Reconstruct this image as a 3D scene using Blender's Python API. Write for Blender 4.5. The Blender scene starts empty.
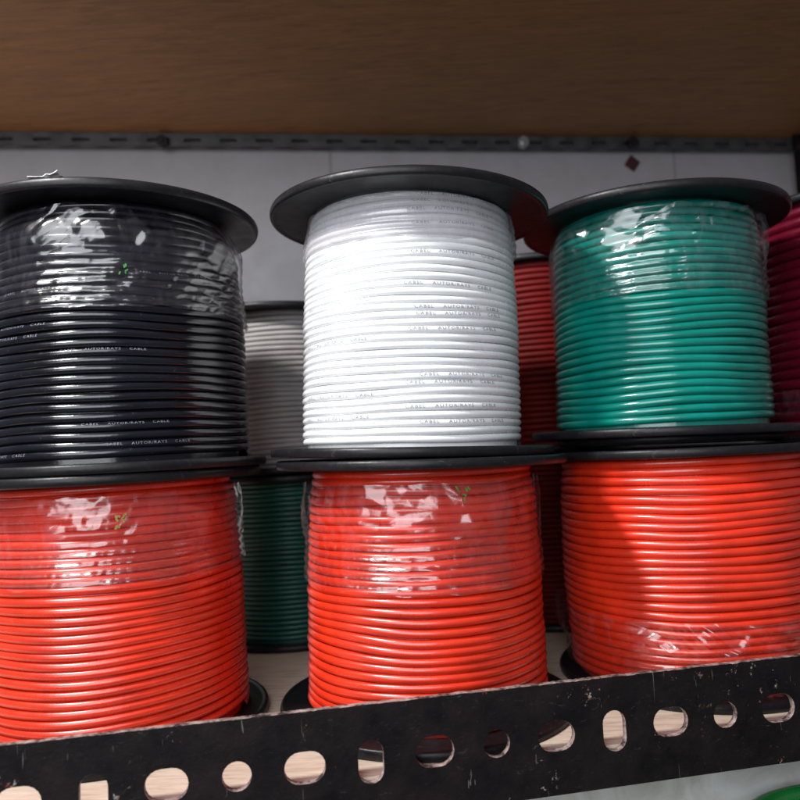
import bpy, bmesh, math, random
from mathutils import Vector, Matrix, noise
PI = math.pi
C = bpy.context.scene.collection
U = 0.07            # metres per flange radius: lengths below are written in flange radii
Z0 = 1.777          # the shelf board's top is world z = 0
def W(x, y, z): return Vector((x*U, y*U, (z+Z0)*U))

# ------------------------------------------------------------------ helpers
def link_mesh(name, verts, faces, m, parent=None, smooth=True, mats=None, fmi=None):
    me = bpy.data.meshes.new(name)
    me.from_pydata([(v[0]*U, v[1]*U, v[2]*U) for v in verts], [], faces)
    for q in (mats or [m]): me.materials.append(q)
    if fmi: me.polygons.foreach_set('material_index', fmi)
    if smooth: me.polygons.foreach_set('use_smooth', [True]*len(me.polygons))
    me.update()
    o = bpy.data.objects.new(name, me); C.objects.link(o)
    if parent: o.parent = parent
    return o
def tag(o, label=None, cat=None, group=None, kind=None):
    if label: o['label'] = label
    if cat: o['category'] = cat
    if group: o['group'] = group
    if kind: o['kind'] = kind
    return o
def thing(name, label, cat, loc, group=None):
    o = bpy.data.objects.new(name, None); C.objects.link(o); o.location = loc
    o.empty_display_size = .02
    return tag(o, label, cat, group)
def lathe(profile, segs, closed=True):
    """profile: list of (r, z); returns verts, faces"""
    v, f = [], []; n = len(profile)
    for i in range(segs):
        a = 2*PI*i/segs; c, s = math.cos(a), math.sin(a)
        for r, z in profile: v.append((r*c, r*s, z))
    for i in range(segs):
        j = (i+1) % segs
        for k in range(n if closed else n-1):
            k2 = (k+1) % n
            f.append((i*n+k, j*n+k, j*n+k2, i*n+k2))
    return v, f
def bevel_box(name, size, m, parent=None, bev=.01, loc=(0,0,0), rot=0):
    bm = bmesh.new(); bmesh.ops.create_cube(bm, size=1)
    bmesh.ops.scale(bm, vec=Vector(size)*U, verts=bm.verts)
    if bev: bmesh.ops.bevel(bm, geom=bm.edges[:], offset=bev*U, segments=2, affect='EDGES')
    bmesh.ops.rotate(bm, cent=(0,0,0), matrix=Matrix.Rotation(rot, 3, 'Z'), verts=bm.verts)
    bmesh.ops.translate(bm, vec=Vector(loc)*U, verts=bm.verts)
    me = bpy.data.meshes.new(name); bm.to_mesh(me); bm.free(); me.materials.append(m)
    o = bpy.data.objects.new(name, me); C.objects.link(o)
    if parent: o.parent = parent
    return o

# ------------------------------------------------------------------ materials
class NT:
    def __init__(s, name):
        s.m = bpy.data.materials.new(name); s.m.use_nodes = True
        s.t = s.m.node_tree; s.n = s.t.nodes; s.l = s.t.links
        s.b = s.n['Principled BSDF']; s.out = s.n['Material Output']
        s.tc = s.n.new('ShaderNodeTexCoord')
    def lk(s, a, b): s.l.new(a, b)
    def mapping(s, scale=(1,1,1), rot=(0,0,0)):
        mp = s.n.new('ShaderNodeMapping')
        mp.inputs['Scale'].default_value = [q/U for q in scale]; mp.inputs['Rotation'].default_value = rot
        s.lk(s.tc.outputs['Object'], mp.inputs['Vector']); return mp.outputs['Vector']
    def noise(s, scale=5, detail=4, rough=.5, vec=None, dist=0):
        q = s.n.new('ShaderNodeTexNoise'); q.inputs['Scale'].default_value = scale
        q.inputs['Detail'].default_value = detail; q.inputs['Roughness'].default_value = rough
        q.inputs['Distortion'].default_value = dist
        s.lk(vec if vec else s.mapping(), q.inputs['Vector']); return q.outputs['Fac']
    def ramp(s, fac, stops):
        r = s.n.new('ShaderNodeValToRGB'); e = r.color_ramp.elements
        while len(e) < len(stops): e.new(.5)
        for q, (p, c) in zip(e, stops):
            q.position = p; q.color = (c, c, c, 1) if isinstance(c, (int, float)) else (*c, 1)
        s.lk(fac, r.inputs['Fac']); return r.outputs['Color']
    def mix(s, fac, a, b, mode='MIX'):
        x = s.n.new('ShaderNodeMix'); x.data_type = 'RGBA'; x.blend_type = mode
        for sock, v in ((x.inputs['Factor'], fac), (x.inputs['A'], a), (x.inputs['B'], b)):
            if hasattr(v, 'is_linked'): s.lk(v, sock)
            elif isinstance(v, (int, float)): sock.default_value = v
            else: sock.default_value = (*v, 1)
        return x.outputs['Result']
    def math(s, op, a, b=0):
        x = s.n.new('ShaderNodeMath'); x.operation = op
        for i, v in enumerate((a, b)):
            if hasattr(v, 'is_linked'): s.lk(v, x.inputs[i])
            else: x.inputs[i].default_value = v
        return x.outputs[0]
    def bump(s, h, strength=.3, dist=.01):
        b = s.n.new('ShaderNodeBump'); b.inputs['Strength'].default_value = strength
        b.inputs['Distance'].default_value = dist*U
        s.lk(h, b.inputs['Height']); s.lk(b.outputs['Normal'], s.b.inputs['Normal']); return b
    def set(s, **k):
        names = dict(col='Base Color', rough='Roughness', metal='Metallic', spec='Specular IOR Level', coat='Coat Weight', crough='Coat Roughness', sss='Subsurface Weight')
        for a, v in k.items():
            sock = s.b.inputs[names[a]]
            if hasattr(v, 'is_linked'): s.lk(v, sock)
            elif isinstance(v, (int, float)): sock.default_value = v
            else: sock.default_value = (*v, 1)
        return s.m

def wire_mat(name, col, rough=.34, var=.12, spec=.85):
    s = NT(name)
    n1 = s.noise(3, 3, .6)
    dark = tuple(c*(1-var*2) for c in col); lite = tuple(min(1, c*(1+var)) for c in col)
    c = s.ramp(n1, [(.3, dark), (.7, lite)])
    dust = s.ramp(s.noise(26, 5, .7), [(.62, 0), (.8, 1)])
    c = s.mix(s.math('MULTIPLY', dust, .10), c, (.55, .5, .48))
    s.bump(s.noise(40, 3, .6), .12, .006)
    return s.set(col=c, rough=s.ramp(s.noise(9, 4, .6), [(.3, rough-.13), (.7, rough-.05)]), spec=spec)
M = {}
M['red'] = wire_mat('red_pvc', (.67, .031, .009), .38)
M['white'] = wire_mat('white_pvc', (.80, .81, .82), .36, .04)
M['black'] = wire_mat('black_pvc', (.006, .006, .010), .27, .2, .6)
M['green'] = wire_mat('green_pvc', (.0, .19, .15), .30)
M['maroon'] = wire_mat('maroon_pvc', (.11, .002, .014), .36)
M['dark_red_shaded'] = wire_mat('dark_red_pvc_shaded', (.15, .003, .002), .68, .12, .25)  # red base darkened: shade of the rear gaps is put into the colour
M['green_shaded'] = wire_mat('green_pvc_shaded', (.0, .085, .06), .5, .12, .6)  # green lowered too, so the base colour carries the shade behind the stacks
M['white_shaded'] = wire_mat('white_pvc_shaded', (.40, .38, .38), .6, .08, .3)  # white wire greyed to paint in the shade behind the front row

s = NT('black_spool_plastic')
dust = s.ramp(s.noise(18, 6, .7), [(.5, 0), (.75, 1)])
scr = s.ramp(s.noise(7, 6, .75, s.mapping((1, 8, 1))), [(.62, 0), (.66, 1)])
c = s.mix(s.math('MULTIPLY', dust, .08), (.009, .0085, .010), (.10, .10, .11))
c = s.mix(s.math('MULTIPLY', scr, .15), c, (.3, .3, .32))
s.bump(s.noise(30, 4, .6), .15, .01)
M['flange'] = s.set(col=c, rough=s.ramp(s.noise(5, 5, .6), [(.3, .32), (.7, .46)]), spec=.26)

def film_mat(name, h0, h1, dcol):
  s = NT(name)
  s.n.remove(s.b)
  tr = s.n.new('ShaderNodeBsdfTransparent'); tr.inputs['Color'].default_value = (.97, .97, .975, 1)
  gl = s.n.new('ShaderNodeBsdfGlossy'); gl.inputs['Roughness'].default_value = .23
  df = s.n.new('ShaderNodeBsdfDiffuse'); df.inputs['Color'].default_value = (*dcol, 1)
  bp = s.n.new('ShaderNodeBump'); bp.inputs['Strength'].default_value = .12; bp.inputs['Distance'].default_value = .012*U
  s.lk(s.noise(14, 5, .65, s.mapping((1, 1, .55)), 1.5), bp.inputs['Height'])
  s.lk(bp.outputs['Normal'], gl.inputs['Normal'])
  lw = s.n.new('ShaderNodeLayerWeight'); lw.inputs['Blend'].default_value = .025
  fac = s.math('ADD', s.math('MULTIPLY', lw.outputs['Fresnel'], .75), .11)
  m1 = s.n.new('ShaderNodeMixShader'); m2 = s.n.new('ShaderNodeMixShader')
  hz = s.ramp(s.noise(6, 5, .7, s.mapping((1.6, 1.6, .5)), .5), [(.45, h0), (.8, h1)])
  s.lk(hz, m1.inputs['Fac']); s.lk(tr.outputs[0], m1.inputs[1]); s.lk(df.outputs[0], m1.inputs[2])
  s.lk(fac, m2.inputs['Fac']); s.lk(m1.outputs[0], m2.inputs[1]); s.lk(gl.outputs[0], m2.inputs[2])
  s.lk(m2.outputs[0], s.out.inputs['Surface']); return s.m

M['film'] = film_mat('clear_stretch_film', .0, .055, (.85, .70, .84))
M['film_thin'] = film_mat('thin_stretch_film', .0, .035, (.8, .74, .84))
M['milky'] = film_mat('milky_stretch_film', .28, .42, (.55, .51, .56))

def plain(name, col, rough=.5, metal=0, nscale=20, var=.25):
    s = NT(name); c = s.ramp(s.noise(nscale, 4, .6), [(.3, tuple(q*(1-var) for q in col)), (.7, tuple(min(1, q*(1+var)) for q in col))])
    return s.set(col=c, rough=rough, metal=metal)
M['ink_dark'] = plain('grey_ink', (.25, .25, .28), .6)
M['ink_light'] = plain('white_ink', (.15, .15, .19), .5)
M['mark_green'] = plain('green_gold_mark', (.06, .28, .06), .3)
M['mark_gold'] = plain('gold_mark', (.36, .27, .08), .3)
M['paper'] = plain('white_paper', (.8, .8, .78), .7)
M['sticker'] = plain('maroon_sticker', (.05, .015, .02), .5)
M['bolt'] = plain('dark_bolt', (.02, .018, .02), .4, .5)
M['bolt_bright'] = plain('bright_bolt', (.45, .45, .47), .3, .8)

s = NT('chipped_black_paint')
v = s.mapping()
base = s.ramp(s.noise(4, 5, .6, v), [(.3, (.004, .0035, .004)), (.7, (.013, .009, .010))])
chip = s.math('MULTIPLY', s.ramp(s.noise(13, 6, .72, v), [(.625, 0), (.65, 1)]), s.ramp(s.noise(2.1, 3, .6, v), [(.50, 0), (.58, 1)]))
chipc = s.ramp(s.noise(22, 3, .6, v), [(.40, (.30, .06, .03)), (.55, (.42, .36, .32)), (.7, (.6, .58, .55))])
scuff = s.ramp(s.noise(9, 8, .82, s.mapping((1, 1, 2.6), (0, .5, 0)), 2), [(.60, 0), (.72, 1)])
c = s.mix(s.math('MULTIPLY', scuff, .30), base, (.28, .27, .28))
c = s.mix(s.math('MULTIPLY', chip, .6), c, chipc)
scrt = s.ramp(s.noise(5, 2, .5, s.mapping((10, 10, .8), (0, .35, .1)), 1), [(.735, 0), (.75, 1)])
c = s.mix(s.math('MULTIPLY', scrt, .25), c, (.4, .38, .36))
s.bump(s.noise(22, 6, .7, v), .35, .012)
M['rail'] = s.set(col=c, rough=s.ramp(s.noise(8, 4, .6, v), [(.3, .4), (.7, .6)]), spec=.15)
s = NT('bare_worn_edge')
c = s.ramp(s.noise(16, 5, .7), [(.40, (.04, .03, .03)), (.52, (.30, .22, .2)), (.72, (.52, .46, .44))])
M['edge'] = s.set(col=c, rough=.5, metal=.2)
s = NT('grey_painted_steel')
c = s.ramp(s.noise(6, 6, .7), [(.3, (.025, .025, .026)), (.7, (.085, .085, .087))])
M['greysteel'] = s.set(col=c, rough=.5, metal=.1)

s = NT('raw_plywood')
g = s.noise(3, 6, .65, s.mapping((1.2, 9, 9)), .6)
c = s.ramp(g, [(.25, (.40, .30, .22)), (.5, (.62, .51, .41)), (.75, (.72, .62, .52))])
spots = s.ramp(s.noise(5, 5, .7), [(.66, 0), (.76, 1)])
c = s.mix(s.math('MULTIPLY', spots, .5), c, (.22, .13, .08))
s.bump(g, .2, .01); M['ply'] = s.set(col=c, rough=.65)
s = NT('brown_board')
g = s.noise(2.2, 7, .68, s.mapping((.9, 7, 7), (0, 0, .16)), 1.2)
g2 = s.noise(1.1, 4, .6)
c = s.ramp(g, [(.2, (.13, .052, .017)), (.5, (.34, .150, .050)), (.8, (.48, .23, .085))])
c = s.mix(s.ramp(g2, [(.3, 0), (.8, .45)]), c, (.25, .13, .045))
kn = s.ramp(s.noise(1.6, 5, .6, s.mapping((1.5, 5, 5)), 2.5), [(.68, 0), (.73, 1)])
c = s.mix(s.math('MULTIPLY', kn, .5), c, (.05, .02, .01))
s.bump(g, .15, .01); M['board'] = s.set(col=c, rough=.55)

s = NT('lilac_grey_tile')
v = s.mapping()
br = s.n.new('ShaderNodeTexBrick'); br.offset = 0
br.inputs['Scale'].default_value = 1; br.inputs['Brick Width'].default_value = 4.3; br.inputs['Row Height'].default_value = 5.5
br.inputs['Mortar Size'].default_value = .018; br.inputs['Mortar Smooth'].default_value = .3
br.inputs['Color1'].default_value = (.38, .365, .385, 1); br.inputs['Color2'].default_value = (.365, .355, .37, 1)
br.inputs['Mortar'].default_value = (.26, .25, .26, 1)
mp = s.n.new('ShaderNodeMapping'); mp.inputs['Scale'].default_value = (1/U,)*3; mp.inputs['Location'].default_value = (1.35, 1.6, 0)
s.lk(s.tc.outputs['Object'], mp.inputs['Vector']); s.lk(mp.outputs[0], br.inputs['Vector'])
dirt = s.ramp(s.noise(2.4, 7, .7, v), [(.4, 0), (.8, .5)])
c = s.mix(dirt, br.outputs['Color'], (.26, .25, .23))
spk = s.ramp(s.noise(11, 5, .7, v), [(.70, 0), (.74, .6)])
c = s.mix(spk, c, (.15, .10, .08))
M['tile'] = s.set(col=c, rough=s.ramp(s.noise(3, 4, .6, v), [(.3, .3), (.7, .5)]), spec=.4)
s = NT('pale_laminate')
c = s.ramp(s.noise(2, 6, .65, None, 1), [(.3, (.42, .40, .38)), (.65, (.66, .66, .65))])
M['pale'] = s.set(col=c, rough=.5)

# ------------------------------------------------------------------ spool
def flange_mesh(R, th, lip, up, bore=.16):
    """disc of thickness th whose rim is a rounded bead of thickness lip; z from 0 to lip. up: web flush with the top"""
    pr = []
    z0 = (lip-th)*.5
    rb = lip*.5
    w = .035
    pr.append((bore, z0)); pr.append((bore+.01, z0-.004))
    pr.append((R-w-.02, z0)); pr.append((R-w-.004, z0-.002)); pr.append((R-w+.004, .003))
    for k in range(9):
        a = -PI/2 + PI*k/8
        pr.append((R-rb*.55+rb*.55*math.cos(a), rb+rb*math.sin(a)))
    pr.append((R-w+.004, lip-.003)); pr.append((R-w-.004, z0+th+.002)); pr.append((R-w-.02, z0+th))
    pr.append((bore+.01, z0+th+.004)); pr.append((bore, z0+th))
    return lathe(pr, 180)
FONT = None
def text_shape(body):
    cu = bpy.data.curves.new('t', 'FONT'); cu.body = body; cu.size = 1; cu.resolution_u = 2; cu.space_character = 1.2
    o = bpy.data.objects.new('t', cu); C.objects.link(o)
    dg = bpy.context.evaluated_depsgraph_get(); me = bpy.data.meshes.new_from_object(o.evaluated_get(dg))
    vs = [(v.co.x*1.5, v.co.y) for v in me.vertices]; fs = [tuple(p.vertices) for p in me.polygons]
    bpy.data.objects.remove(o); bpy.data.curves.remove(cu); bpy.data.meshes.remove(me)
    return vs, fs

class Wind:
    def __init__(s, z0, z1, n, prof, seed, wob=1.0):
        s.z0, s.z1, s.n, s.prof, s.seed, s.wob = z0, z1, n, prof, seed, wob
        s.p = (z1-z0)/n; s.rw = s.p*.505
    def centre(s, a):      # a: total angle from the bottom turn
        k = a/(2*PI); t = k/s.n
        ph = a % (2*PI)
        v = Vector((math.cos(a)*1.1+s.seed*3.1, math.sin(a)*1.1, k*.16))
        v2 = Vector((math.cos(a)*1.3, math.sin(a)*1.3+s.seed*1.7, k*1.9))
        dz = noise.noise(v)*.44*s.p*s.wob + noise.noise(v2)*.10*s.p*s.wob
        dr = noise.noise(v2*1.3+Vector((5, 0, 0)))*.14*s.p*s.wob
        edge = min(1, min(k, s.n-k)/1.5)
        z = s.z0+s.p*.5+(s.z1-s.z0-s.p)*t + dz*edge
        return s.prof(t)+dr - s.rw, z
    def mesh(s, segs=110, cs=9):
        v, f = [], []
        N = int(s.n*segs)
        A = s.n*2*PI
        for i in range(N+1):
            a = A*i/N
            r, z = s.centre(a); c, q = math.cos(a), math.sin(a)
            for j in range(cs):
                b = 2*PI*j/cs
                rr = r+s.rw*math.cos(b)
                v.append((rr*c, rr*q, z+s.rw*math.sin(b)))
        for i in range(N):
            for j in range(cs):
                j2 = (j+1) % cs
                f.append((i*cs+j, (i+1)*cs+j, (i+1)*cs+j2, i*cs+j2))
        b0 = len(v)                     # the full layer underneath
        pr = [(s.prof(t/12)-s.rw*1.35, s.z0+(s.z1-s.z0)*t/12) for t in range(13)]
        lv, lf = lathe(pr, 64, False)
        v += lv; f += [tuple(q+b0 for q in x) for x in lf]
        return v, f
    def on(s, a, phi, lift):
        r, z = s.centre(a); rr = r+(s.rw+lift)*math.cos(phi)
        return (rr*math.cos(a), rr*math.sin(a), z+(s.rw+lift)*math.sin(phi))

def film_mesh(w, za, zb, a0, a1, amp, seed, rag=.02, nz=84, na=420, upper=True):
    """stretch film round the winding: clinging to the wires on one side, standing off in flat crumpled facets on the other"""
    v, f = [], []
    rr = random.Random(int(seed*100))
    waves = []
    for k in range(6):
        d = rr.uniform(-.8, .8)+(PI/2 if k % 4 == 3 else 0); per = rr.uniform(.13, .42)
        waves.append((math.cos(d)/per, math.sin(d)/per, rr.uniform(0, 9), per))
    def pr(z): return w.prof(min(1, max(0, (z-w.z0)/(w.z1-w.z0))))
    rm = pr((za+zb)/2)
    for i in range(na+1):
        a = a0+(a1-a0)*i/na
        lo = za+rag*noise.noise(Vector((a*5, seed, 0)))*1.6; hi = zb+rag*noise.noise(Vector((a*7, seed, 9)))
        for j in range(nz+1):
            z = lo+(hi-lo)*j/nz; q = j/nz
            if not upper: q = .35+.65*math.sin(q*PI)
            x = a*rm
            wx = x+.10*noise.noise(Vector((x*2, z*2, seed))); wz = z+.10*noise.noise(Vector((x*2, z*2, seed+5)))
            crease = 0
            for (cx, cz, ph, per) in waves:
                u = wx*cx+wz*cz+ph; crease += abs((u % 1)-.5)*2*per
            crease = crease/2.2
            f2 = 0
            for (cx, cz, ph, per) in waves[:4]:
                u = (wx*cz*2.1-wz*cx*2.6)+ph*3+crease*1.3; f2 += abs((u % 1)-.5)*per
            patch = max(0, min(1, .5+2.6*noise.noise(Vector((x*1.3, z*.6+seed, 8)))))
            off = max(0, min(1, (q-.38)/.25))                    # stands off towards the flange
            m = off*(.35+.65*patch)
            t = (z-w.z0)/w.p; rip = .40*w.rw*(.5+.5*math.cos(2*PI*(t-.5-a/(2*PI))))
            fine = .05*f2*amp*8*(patch**2)+.006*noise.noise(Vector((x*9, z*9, seed)))+.004*abs(noise.noise(Vector((x*22, z*10, seed))))
            h = m*amp*(crease*1.6+f2*.55*(.3+patch)) + (1-off)*(rip+fine*(.3+patch)) + .006
            r = pr(z)+h
            v.append((r*math.cos(a), r*math.sin(a), z))
    n = nz+1
    for i in range(na):
        for j in range(nz):
            f.append((i*n+j, (i+1)*n+j, (i+1)*n+j+1, i*n+j+1))
    return v, f

def make_spool(label, pos, H, R, prof, turns, mat, seed, wob=1, films=(), text=None, tilt=(0, 0), th=.045, lip=.062, group=None, collar=0, detail=1):
    root = thing('wire_spool', label, 'wire spool', W(*pos), group)
    root.rotation_euler = (tilt[0], tilt[1], 0)
    fv, ff = flange_mesh(R, th, lip, True)
    lo = link_mesh('flange', fv, ff, M['flange'], root)
    up = link_mesh('flange', fv, ff, M['flange'], root); up.location = (0, 0, (H-lip)*U)
    hv, hf = lathe([(.16, lip*.4-collar*0), (.22, lip*.4), (.22, H-lip*.4), (.16, H-lip*.4)], 48)
    link_mesh('core', hv, hf, M['flange'], root)
    if collar:
        cv, cf = lathe([(.2, -collar), (.78, -collar), (.80, -collar+.01), (.80, .0+.02), (.2, .02)], 96)
        link_mesh('collar', cv, cf, M['flange'], root)
    w = Wind(lip*.82, H-lip*.82, turns, prof, seed, wob)
    v, f = w.mesh(110 if detail else 72, 9 if detail else 7)
    link_mesh('wire_winding', v, f, mat, root)
    for k, (za, zb, a0, a1, amp) in enumerate(films):
        v, f = film_mesh(w, za, zb, a0, a1, amp, seed+k*2.7)
        link_mesh('film_wrap', v, f, M['milky'] if mat is M['white'] else M['film_thin'] if mat is M['black'] else M['film'], root)
    if text:
        shape, ink, size, places = text
        vs, fs = shape
        rm = w.prof(.5)
        for (t, a, ph) in places:       # t turn index, a angle (0 = +x), ph where round the wire
            A = t*2*PI+a; b = 0; V, F = [], []
            for (x, y) in vs:
                V.append(w.on(A+x*size/rm, ph+(y-.35)*size*1.15/w.rw, .0014))
            F += [tuple(q+b for q in x) for x in fs]
            link_mesh('wire_print', V, F, ink, root, smooth=False)
    return root, w

def lin(*pts):
    def f(t):
        t = min(1, max(0, t))
        for (a, ra), (b, rb) in zip(pts, pts[1:]):
            if t <= b: 
                u = (t-a)/(b-a); u = u*u*(3-2*u)
                return ra+(rb-ra)*u
        return pts[-1][1]
    return f
FR = -PI/2            # the side of a spool that faces the camera
top, bot = 1.690, -.066
HL = bot+1.777         # lower spools' height
HU = top-bot-.004
B, MM, G, D4 = (-2.115, 5.198), (-.028, 5.3255), (1.917, 5.869), (3.76, 6.44)
txt = text_shape('CABEL    AUTOR/RAYS    CABLE')
txt2 = text_shape('CABEL   AUTOMOTIVE/CABLE   100M')
rnd = random.Random(5)
# --- upper row of the three near stacks
wp = []
for i in range(36):
    for base in ((FR+.02,) if rnd.random() < .62 else (FR-1.15,)):
        if rnd.random() < .62: wp.append((i, base+rnd.uniform(-.06, .06)+(2*PI if base < -PI else 0), rnd.uniform(.05, .5)))
GR = 'spools of coloured wire on the rack'
LEAN = .034
white, ww = make_spool('white wire spool with faint grey print, middle of upper row, glaring in the light', (MM[0]-.05, MM[1], bot+.012), HU-.008, 1.0,
    lin((0, .775), (.5, .77), (.85, .75), (1, .715)), 33, M['white'], 1.3, .8,
    films=[(1.38, 1.66, FR-2.4, FR+2.4, .035)], text=(txt, M['ink_dark'], .025, wp), tilt=(0, LEAN), group=GR)
bp_ = [(i, FR+rnd.uniform(-.9, .5), rnd.uniform(.1, .7)) for i in (1, 2, 4, 12, 14, 15, 19, 21) ]
black, bw = make_spool('black wire spool with tiny white print and crinkled film, upper row at left', (*B, bot+.004), HU, .995,
    lin((0, .885), (.5, .875), (.85, .84), (1, .76)), 29, M['black'], 4.1, .8,
    films=[(1.00, 1.64, FR-2.4, FR+2.4, .075)], text=(txt, M['ink_light'], .020, bp_), group=GR)
green, gw = make_spool('bright green wire spool with crinkled film round its top, upper row at right', (G[0]-.05, G[1], bot+.06), HU-.05, 1.0,
    lin((0, .80), (.5, .79), (.85, .78), (1, .755)), 27, M['green'], 7.7, .9,
    films=[(1.00, 1.60, FR-2.3, FR+2.3, .06)], collar=.055, tilt=(0, .015), group=GR)
redL, rlw = make_spool('red wire spool under the black spool, purplish film round its top', (B[0]-.045, B[1], -1.777), HL, .995,
    lin((0, .86), (.5, .85), (.85, .82), (1, .80)), 29, M['red'], 9.2, .8, films=[(1.05, 1.58, FR-2.3, FR+2.3, .055)], group=GR)
redM, rmw = make_spool('red wire spool under the white spool, film with V-shaped crease near its top', (MM[0]-.025, MM[1], -1.777), HL, 1.02,
    lin((0, .83), (.5, .82), (.85, .80), (1, .77)), 28, M['red'], 12.9, .9, films=[(.90, 1.56, FR-2.3, FR+2.3, .06)], tilt=(0, .02), group=GR)
redR, rrw = make_spool('red wire spool under the green spool, crumpled film round its bottom', (G[0]+.06, G[1]-.02, -1.777), HL-.02, 1.0,
    lin((0, .90), (.5, .93), (.85, .915), (1, .89)), 26, M['red'], 15.4, 1.1, films=[(.08, .56, FR-2.2, FR+2.2, .10)], group=GR)
make_spool('maroon wire spool at the right edge beside the green spool', (D4[0], D4[1], -.10), 1.98, .86,
    lin((0, .80), (.5, .80), (1, .80)), 22, M['maroon'], 18.8, 1.1, films=[(.20, .42, FR-1.6, FR+1.2, .07)], group=GR)
make_spool('spool of dark red wire under the maroon spool at the right edge', (D4[0], D4[1], -1.777), 1.66, .88,
    lin((0, .78), (.5, .78), (1, .78)), 24, M['dark_red_shaded'], 21.1, .8, detail=0, group=GR)
bx, by = -1.42, 7.62
make_spool('shade-greyed white wire spool standing behind, between the black and the white spool', (bx, by, -.18), 1.60, .88,
    lin((0, .74), (1, .74)), 30, M['white_shaded'], 23.3, .7, detail=0, group=GR)
make_spool('shade-darkened green wire spool on the board behind, between the two left red spools', (bx+.05, by, -1.777), 1.58, .88,
    lin((0, .76), (1, .76)), 32, M['green_shaded'], 26.3, .7, detail=0, group=GR)
cx, cy = 1.32, 7.95
make_spool('shade-darkened red wire spool standing behind, between the white and the green spool', (cx, cy, -.10), 1.92, .90,
    lin((0, .80), (1, .80)), 30, M['dark_red_shaded'], 31.3, .7, detail=0, group=GR)
make_spool('shade-darkened red wire spool low behind, mostly hidden between middle and right red spools', (cx, cy, -1.777), 1.67, .90,
    lin((0, .78), (1, .78)), 30, M['dark_red_shaded'], 33.9, .7, detail=0, group=GR)

# little green and gold flecks on the films
def squiggle(root, w, name, mat, a, z, sz, seed, lift=.03):
    rr = random.Random(seed); V, F = [], []
    for k in range(6):
        pa, pz = a+rr.uniform(-1, 1)*sz*.5, z+rr.uniform(-1, 1)*sz*.55
        pts = []; ang = rr.uniform(0, 6)
        for q in range(4):
            pts.append((pa, pz)); ang += rr.uniform(-1.3, 1.3); pa += math.cos(ang)*sz*.14; pz += math.sin(ang)*sz*.14
        for (p0, p1) in zip(pts, pts[1:]):
            dx, dz = p1[0]-p0[0], p1[1]-p0[1]; L = math.hypot(dx, dz)+1e-6; nx, nz = -dz/L*sz*.08, dx/L*sz*.08
            b = len(V); rad = w.prof((z-w.z0)/(w.z1-w.z0))+lift
            for (x, y) in ((p0[0]-nx, p0[1]-nz), (p1[0]-nx, p1[1]-nz), (p1[0]+nx, p1[1]+nz), (p0[0]+nx, p0[1]+nz)):
                V.append((rad*math.cos(x), rad*math.sin(x), y))
            F.append((b, b+1, b+2, b+3))
    link_mesh(name, V, F, mat, root, smooth=False)
squiggle(redM, rmw, 'film_fleck', M['mark_green'], FR+.30, 1.50, .075, 3, .055)
squiggle(redL, rlw, 'film_fleck', M['mark_gold'], FR+.40, 1.42, .09, 4, .05)
squiggle(black, bw, 'film_fleck', M['mark_green'], FR+.42, 1.22, .05, 6, .05)

# ------------------------------------------------------------------ the rack
rack = thing('storage_rack', 'black slotted-angle storage rack with brown upper board and pale plywood shelf carrying the spools', 'shelf rack', W(0, 0, -1.777))
SC = 1.38/1.25
P0 = Vector((-1.98, 3.404))*SC; P1 = Vector((2.033, 4.279))*SC
dirv = (P1-P0).normalized(); nrm = Vector((-dirv.y, dirv.x))       # nrm points away from the camera
ang = math.atan2(dirv.y, dirv.x)
def slot(cx, cz, w, h, n=10):
    """outline of a stadium slot"""
    r = min(w, h)/2; pts = []
    if w >= h: c = [(cx+w/2-r, cz, -PI/2), (cx-w/2+r, cz, PI/2)]
    else: c = [(cx, cz+h/2-r, 0), (cx, cz-h/2+r, PI)]
    for (x, z, a0) in c:
        for k in range(n+1):
            a = a0+PI*k/n; pts.append((x+r*math.cos(a), z+r*math.sin(a)))
    return pts
def rail(name, s0, s1, z0, z1, holes, thick, origin, d, mats, parent, leg=0, rag=.004, seed=0):
    cu = bpy.data.curves.new(name, 'CURVE'); cu.dimensions = '2D'; cu.fill_mode = 'BOTH'; cu.extrude = thick/2*U
    cu.bevel_depth = .003*U; cu.bevel_resolution = 1
    def spl(pts):
        sp = cu.splines.new('POLY'); sp.points.add(len(pts)-1); sp.use_cyclic_u = True
        for q, (x, z) in zip(sp.points, pts): q.co = (x*U, z*U, 0, 1)
    out = [(s0, z0), (s1, z0)]
    N = int((s1-s0)/.02)
    for k in range(N+1):
        x = s1-(s1-s0)*k/N
        out.append((x, z1+rag*noise.noise(Vector((x*9, seed, 0)))+rag*.8*noise.noise(Vector((x*40, seed, 3)))))
    spl(out)
    for h in holes: spl(h)
    o = bpy.data.objects.new(name, cu); C.objects.link(o)
    dg = bpy.context.evaluated_depsgraph_get(); me = bpy.data.meshes.new_from_object(o.evaluated_get(dg))
    bpy.data.objects.remove(o)
    # local x -> along the rail, local y -> up, local z -> towards the camera
    n3 = Vector((-(-d.y), -d.x, 0)); n3 = Vector((d.y, -d.x, 0))
    Mx = Matrix(((d.x, 0, n3.x, origin[0]*U), (d.y, 0, n3.y, origin[1]*U), (0, 1, 0, Z0*U), (0, 0, 0, 1)))
    me.transform(Mx); me.materials.clear()
    for q in mats: me.materials.append(q)
    me.update()
    for p in me.polygons:
        p.material_index = 1 if abs(p.normal.dot(n3)) < .5 and len(mats) > 1 else 0
        p.use_smooth = False
    me.name = name
    ob = bpy.data.objects.new(name, me); C.objects.link(ob); ob.parent = parent
    return ob
zt_, zc_, zb_ = -1.38, -1.512*SC, -1.805*SC
holes = []
for k in range(-6, 20):
    cxk = (.398+.3215*k)*SC
    kind = (k % 4)
    if kind == 0: holes.append(slot(cxk, zc_-.012, .145, .235))
    elif kind in (1, 3): holes.append(slot(cxk, zc_, .225, .172))
    else: holes.append(slot(cxk, zc_, .158, .1581))
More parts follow.
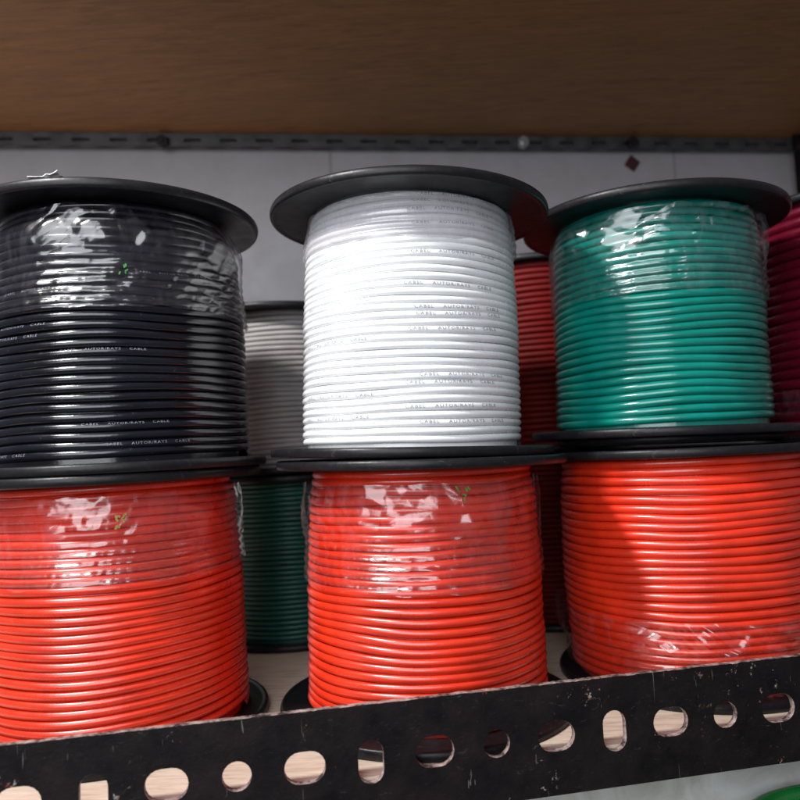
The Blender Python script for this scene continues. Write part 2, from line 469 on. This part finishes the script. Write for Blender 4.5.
fr = rail('front_rail', -2.6, 7.2, zb_, zt_, holes, .036, P0, dirv, [M['rail'], M['edge']], rack)
fr['label'] = 'black painted slotted steel angle with chipped paint and worn pale top edge'
def obox(name, s0, s1, n0, n1, z0, z1, m, parent, bev=.006, origin=P0, d=dirv):
    """box in rail coordinates: along the rail, away from the camera, up"""
    a = math.atan2(d.y, d.x); nn = Vector((-d.y, d.x))
    c = origin+d*((s0+s1)/2)+nn*((n0+n1)/2)
    return bevel_box(name, (s1-s0, n1-n0, z1-z0), m, parent, bev, (c.x, c.y, (z0+z1)/2+Z0), a)
obox('rail_leg', -2.6, 7.2, .021, .52, zb_, zb_+.034, M['rail'], rack, .004)
# lower board carrying the spools (its top is z=-1.777)
Pw = Vector((-4.52, 7.93)); Pw1 = Vector((5.05, 9.50)); dw = (Pw1-Pw).normalized()
ZU = 3.66
nw = Vector((-dw.y, dw.x))
def poly_slab(name, pts, z0, z1, m, parent):
    n = len(pts); V = [(x, y, z0+Z0) for x, y in pts]+[(x, y, z1+Z0) for x, y in pts]
    F = [tuple(range(n-1, -1, -1)), tuple(range(n, 2*n))]+[(i, (i+1) % n, n+(i+1) % n, n+i) for i in range(n)]
    return link_mesh(name, V, F, m, parent, smooth=False)
def rp(s_, n_): q = P0+dirv*s_+nrm*n_; return (q.x, q.y)
def wpnt(s_, n_): q = Pw+dw*s_+nw*n_; return (q.x, q.y)
poly_slab('shelf_board', [rp(-2.6, .024), rp(7.2, .024), wpnt(11.5, -.05), wpnt(-1.5, -.05)], -1.777-.17, -1.777, M['ply'], rack)
ub = poly_slab('upper_board', [rp(-2.6, 1.3), rp(2.6, 1.3), rp(7.2, .3), wpnt(11.5, -.02), wpnt(-1.5, -.02)], ZU, ZU+.18, M['board'], rack)
ub['label'] = 'brown wooden board overhead, seen from below'
# rear rail under the back edge of the upper board
rh = []
for k in range(34): rh.append(slot(.1+k*.40, ZU-.085, .2, .05, 6))
rail('rear_rail', -1.5, 13, ZU-.15, ZU-.006, rh, .03, Pw+nw*(-.16), dw, [M['greysteel'], M['greysteel']], rack, rag=0)
obox('rear_rail_leg', -1.5, 13, -.14, -.03, ZU-.03, ZU-.006, M['bolt'], rack, .003, Pw, dw)
def unray(u, v, f=743.84, pitch=.0652, roll=.0486, yaw=-.0276):     # only used to turn measured directions into wall positions
    u -= 400; v -= 400
    c, s_ = math.cos(roll), math.sin(roll); u, v = c*u-s_*v, s_*u+c*v
    x, y, z = u/f, 1, -v/f
    c, s_ = math.cos(pitch), math.sin(pitch); y, z = c*y-s_*z, s_*y+c*z
    c, s_ = math.cos(yaw), math.sin(yaw); x, y = c*x+s_*y, -s_*x+c*y
    return Vector((x, y, z))
def on_wall(u, v, off):
    r = unray(u, v); o2 = Pw+nw*off
    k = (o2@nw)/(Vector((r.x, r.y))@nw) if False else (o2.dot(nw))/(Vector((r.x, r.y)).dot(nw))
    return r*k
for (u, v, m_) in ((163, 142, 'bolt'), (523, 143, 'bolt_bright'), (632, 143, 'bolt')):
    q = on_wall(u, v, -.2)
    bm = bmesh.new(); bmesh.ops.create_cone(bm, cap_ends=True, segments=6, radius1=.075*U, radius2=.07*U, depth=.07*U)
    bmesh.ops.rotate(bm, cent=(0, 0, 0), matrix=Matrix.Rotation(PI/2, 3, 'X'), verts=bm.verts)
    bmesh.ops.translate(bm, vec=(0, -.02*U, 0), verts=bm.verts)
    r_ = bmesh.ops.create_cone(bm, cap_ends=True, segments=18, radius1=.035*U, radius2=.03*U, depth=.16*U)
    bmesh.ops.rotate(bm, cent=(0, 0, 0), matrix=Matrix.Rotation(PI/2, 3, 'X'), verts=r_['verts'])
    bmesh.ops.translate(bm, vec=Vector((q.x, q.y, q.z+Z0))*U, verts=bm.verts)
    me = bpy.data.meshes.new('bolt'); bm.to_mesh(me); bm.free(); me.materials.append(M[m_])
    o = bpy.data.objects.new('bolt', me); C.objects.link(o); o.parent = rack
q = on_wall(798, 160, -.3)
obox('corner_post', 0, .34, 0, .03, -3.6, ZU-.004, M['rail'], rack, .004, Vector((q.x-.03, q.y)), dw)
obox('corner_post_leg', .31, .34, -.3, 0-.002, -3.6, ZU-.004, M['rail'], rack, .004, Vector((q.x-.03, q.y)), dw)
# the next shelf down
lowz = -3.75
ls = poly_slab('lower_shelf_board', [rp(-2.6, -1.1), rp(7.2, -1.1), wpnt(11.5, -.05), wpnt(-1.5, -.05)], lowz-.17, lowz, M['pale'], rack)
ls['label'] = 'pale lower shelf board'

# coil of green cable on the lower shelf
q = unray(884, 800); q = q*(4.30/q.y)
coil = thing('cable_coil', 'coil of green cable on the pale lower shelf, just showing at the bottom right corner', 'cable coil', W(q.x, q.y, lowz))
V, F = [], []
n_t, sg, cs = 14, 90, 9
for i in range(n_t*sg+1):
    a = 2*PI*i/sg; k = i/sg
    r = .66+.05*noise.noise(Vector((k*2.2, 1, a*.3))); z = .06+k*.104+.03*noise.noise(Vector((math.cos(a), math.sin(a), k)))
    for j in range(cs):
        b = 2*PI*j/cs; V.append(((r+.055*math.cos(b))*math.cos(a), (r+.055*math.cos(b))*math.sin(a), z+.055*math.sin(b)))
for i in range(n_t*sg):
    for j in range(cs): F.append((i*cs+j, (i+1)*cs+j, (i+1)*cs+(j+1) % cs, i*cs+(j+1) % cs))
link_mesh('cable', V, F, wire_mat('bright_green_cable', (.01, .16, .03), .35), coil)

# white carton under the shelf, behind the rail
a_ = math.atan2(dirv.y, dirv.x); cpt = P0+dirv*3.1+nrm*1.35
cart = thing('carton', 'white carton on the lower shelf, seen as a pale strip under the black rail', 'carton', W(cpt.x, cpt.y, lowz))
cart.rotation_euler = (0, 0, a_)
bevel_box('carton_body', (4.6, 2.0, 1.60), M['pale'], cart, .03, (0, 0, .80))
bevel_box('carton_lid', (4.66, 2.06, .10), M['pale'], cart, .02, (0, 0, 1.62))

# ------------------------------------------------------------------ wall
wv = []
L = 22
wall = link_mesh('wall', [(-L/2, -6, 0), (L/2, -6, 0), (L/2, 7, 0), (-L/2, 7, 0), (-L/2, -6, -.4), (L/2, -6, -.4), (L/2, 7, -.4), (-L/2, 7, -.4)],
    [(0, 1, 2, 3), (7, 6, 5, 4), (0, 4, 5, 1), (1, 5, 6, 2), (2, 6, 7, 3), (3, 7, 4, 0)], M['tile'], None, False)
cW = Pw+dw*5
wall.matrix_world = Matrix.Translation(W(cW.x, cW.y, 0)) @ Matrix.Rotation(math.atan2(dw.y, dw.x), 4, 'Z') @ Matrix.Rotation(PI/2, 4, 'X')
tag(wall, 'lilac-grey tiled wall behind the rack', 'wall', kind='structure')
# maroon sticker on the wall and the paper scrap on the black spool
q = on_wall(632, 163, -.012)
st = link_mesh('sticker', [(-.08, -.004, -.07), (.07, -.004, -.09), (.09, -.004, .06), (-.06, -.004, .09), (-.08, .004, -.07), (.07, .004, -.09), (.09, .004, .06), (-.06, .004, .09)],
    [(0, 1, 2, 3), (7, 6, 5, 4), (0, 4, 5, 1), (1, 5, 6, 2), (2, 6, 7, 3), (3, 7, 4, 0)], M['sticker'], None, False)
st.location = W(q.x, q.y, q.z); st.rotation_euler = (0, .5, math.atan2(dw.y, dw.x))
tag(st, 'small dark maroon sticker on the grey wall above the green spool', 'sticker')
# paper scrap: crumpled strip lying on the top flange of the black spool
V, F = [], []
for i in range(9):
    for j in range(5):
        V.append(((i/8-.5)*.17, (j/4-.5)*.10, .018+.018*noise.noise(Vector((i*.7, j*.8, 2)))+.032*(i/8)**3))
for i in range(8):
    for j in range(4): F.append((i*5+j, (i+1)*5+j, (i+1)*5+j+1, i*5+j+1))
ps = link_mesh('paper_scrap', V, F, M['paper'], None, False)
sm = ps.modifiers.new('thick', 'SOLIDIFY'); sm.thickness = .004*U
q = unray(45, 176); q = q*(4.28/q.y)
ps.location = W(q.x, q.y, top-.002); ps.rotation_euler = (0, 0, .15)
tag(ps, 'scrap of white paper lying on the rim of the black spool', 'paper scrap')

# ------------------------------------------------------------------ light
def area(name, loc, target, sx, sy, power, col, shape='RECTANGLE'):
    ld = bpy.data.lights.new(name, 'AREA'); ld.shape = shape; ld.size = sx*U; ld.size_y = sy*U; ld.energy = power; ld.color = col
    o = bpy.data.objects.new(name, ld); C.objects.link(o); o.location = W(*loc)
    o.rotation_euler = (W(*target)-W(*loc)).to_track_quat('-Z', 'Y').to_euler(); return o
area('ceiling_lamp', (-5.6, .55, 7.4), (0, 5, 0), 1.1, 1.1, 7.2, (1, .975, .95), 'DISK')
area('shop_window', (-3.4, -5.5, 4.4), (-1.2, 5.3, 2.8), 9, 10, 7.0, (.93, .96, 1))
w = bpy.data.worlds.new('World'); bpy.context.scene.world = w; w.use_nodes = True
w.node_tree.nodes['Background'].inputs['Color'].default_value = (.66, .64, .74, 1)
w.node_tree.nodes['Background'].inputs['Strength'].default_value = .22

# ------------------------------------------------------------------ camera
f, pitch, roll, yaw = 743.84, .0652, .0486, -.0276
cd = bpy.data.cameras.new('camera'); cam = bpy.data.objects.new('camera', cd); C.objects.link(cam)
cd.sensor_width = 36; cd.lens = 36*f/800; cd.clip_start = .005; cd.clip_end = 50
r00 = unray(400, 400).normalized()
rx = (unray(500, 400)-unray(400, 400)).normalized(); ry = -(unray(400, 500)-unray(400, 400)).normalized()
R3 = Matrix((rx, ry, -r00)).transposed()
cam.matrix_world = Matrix.Translation(W(0, 0, 0)) @ R3.to_4x4()
cd.dof.use_dof = True; cd.dof.focus_distance = 4.6*U; cd.dof.aperture_fstop = 10
bpy.context.scene.camera = cam
sc = bpy.context.scene
sc.render.resolution_x = sc.render.resolution_y = 1024
sc.view_settings.view_transform = 'Standard'; sc.view_settings.look = 'None'; sc.view_settings.gamma = 1
sc.view_settings.exposure = 0
sc.cycles.transparent_max_bounces = 16
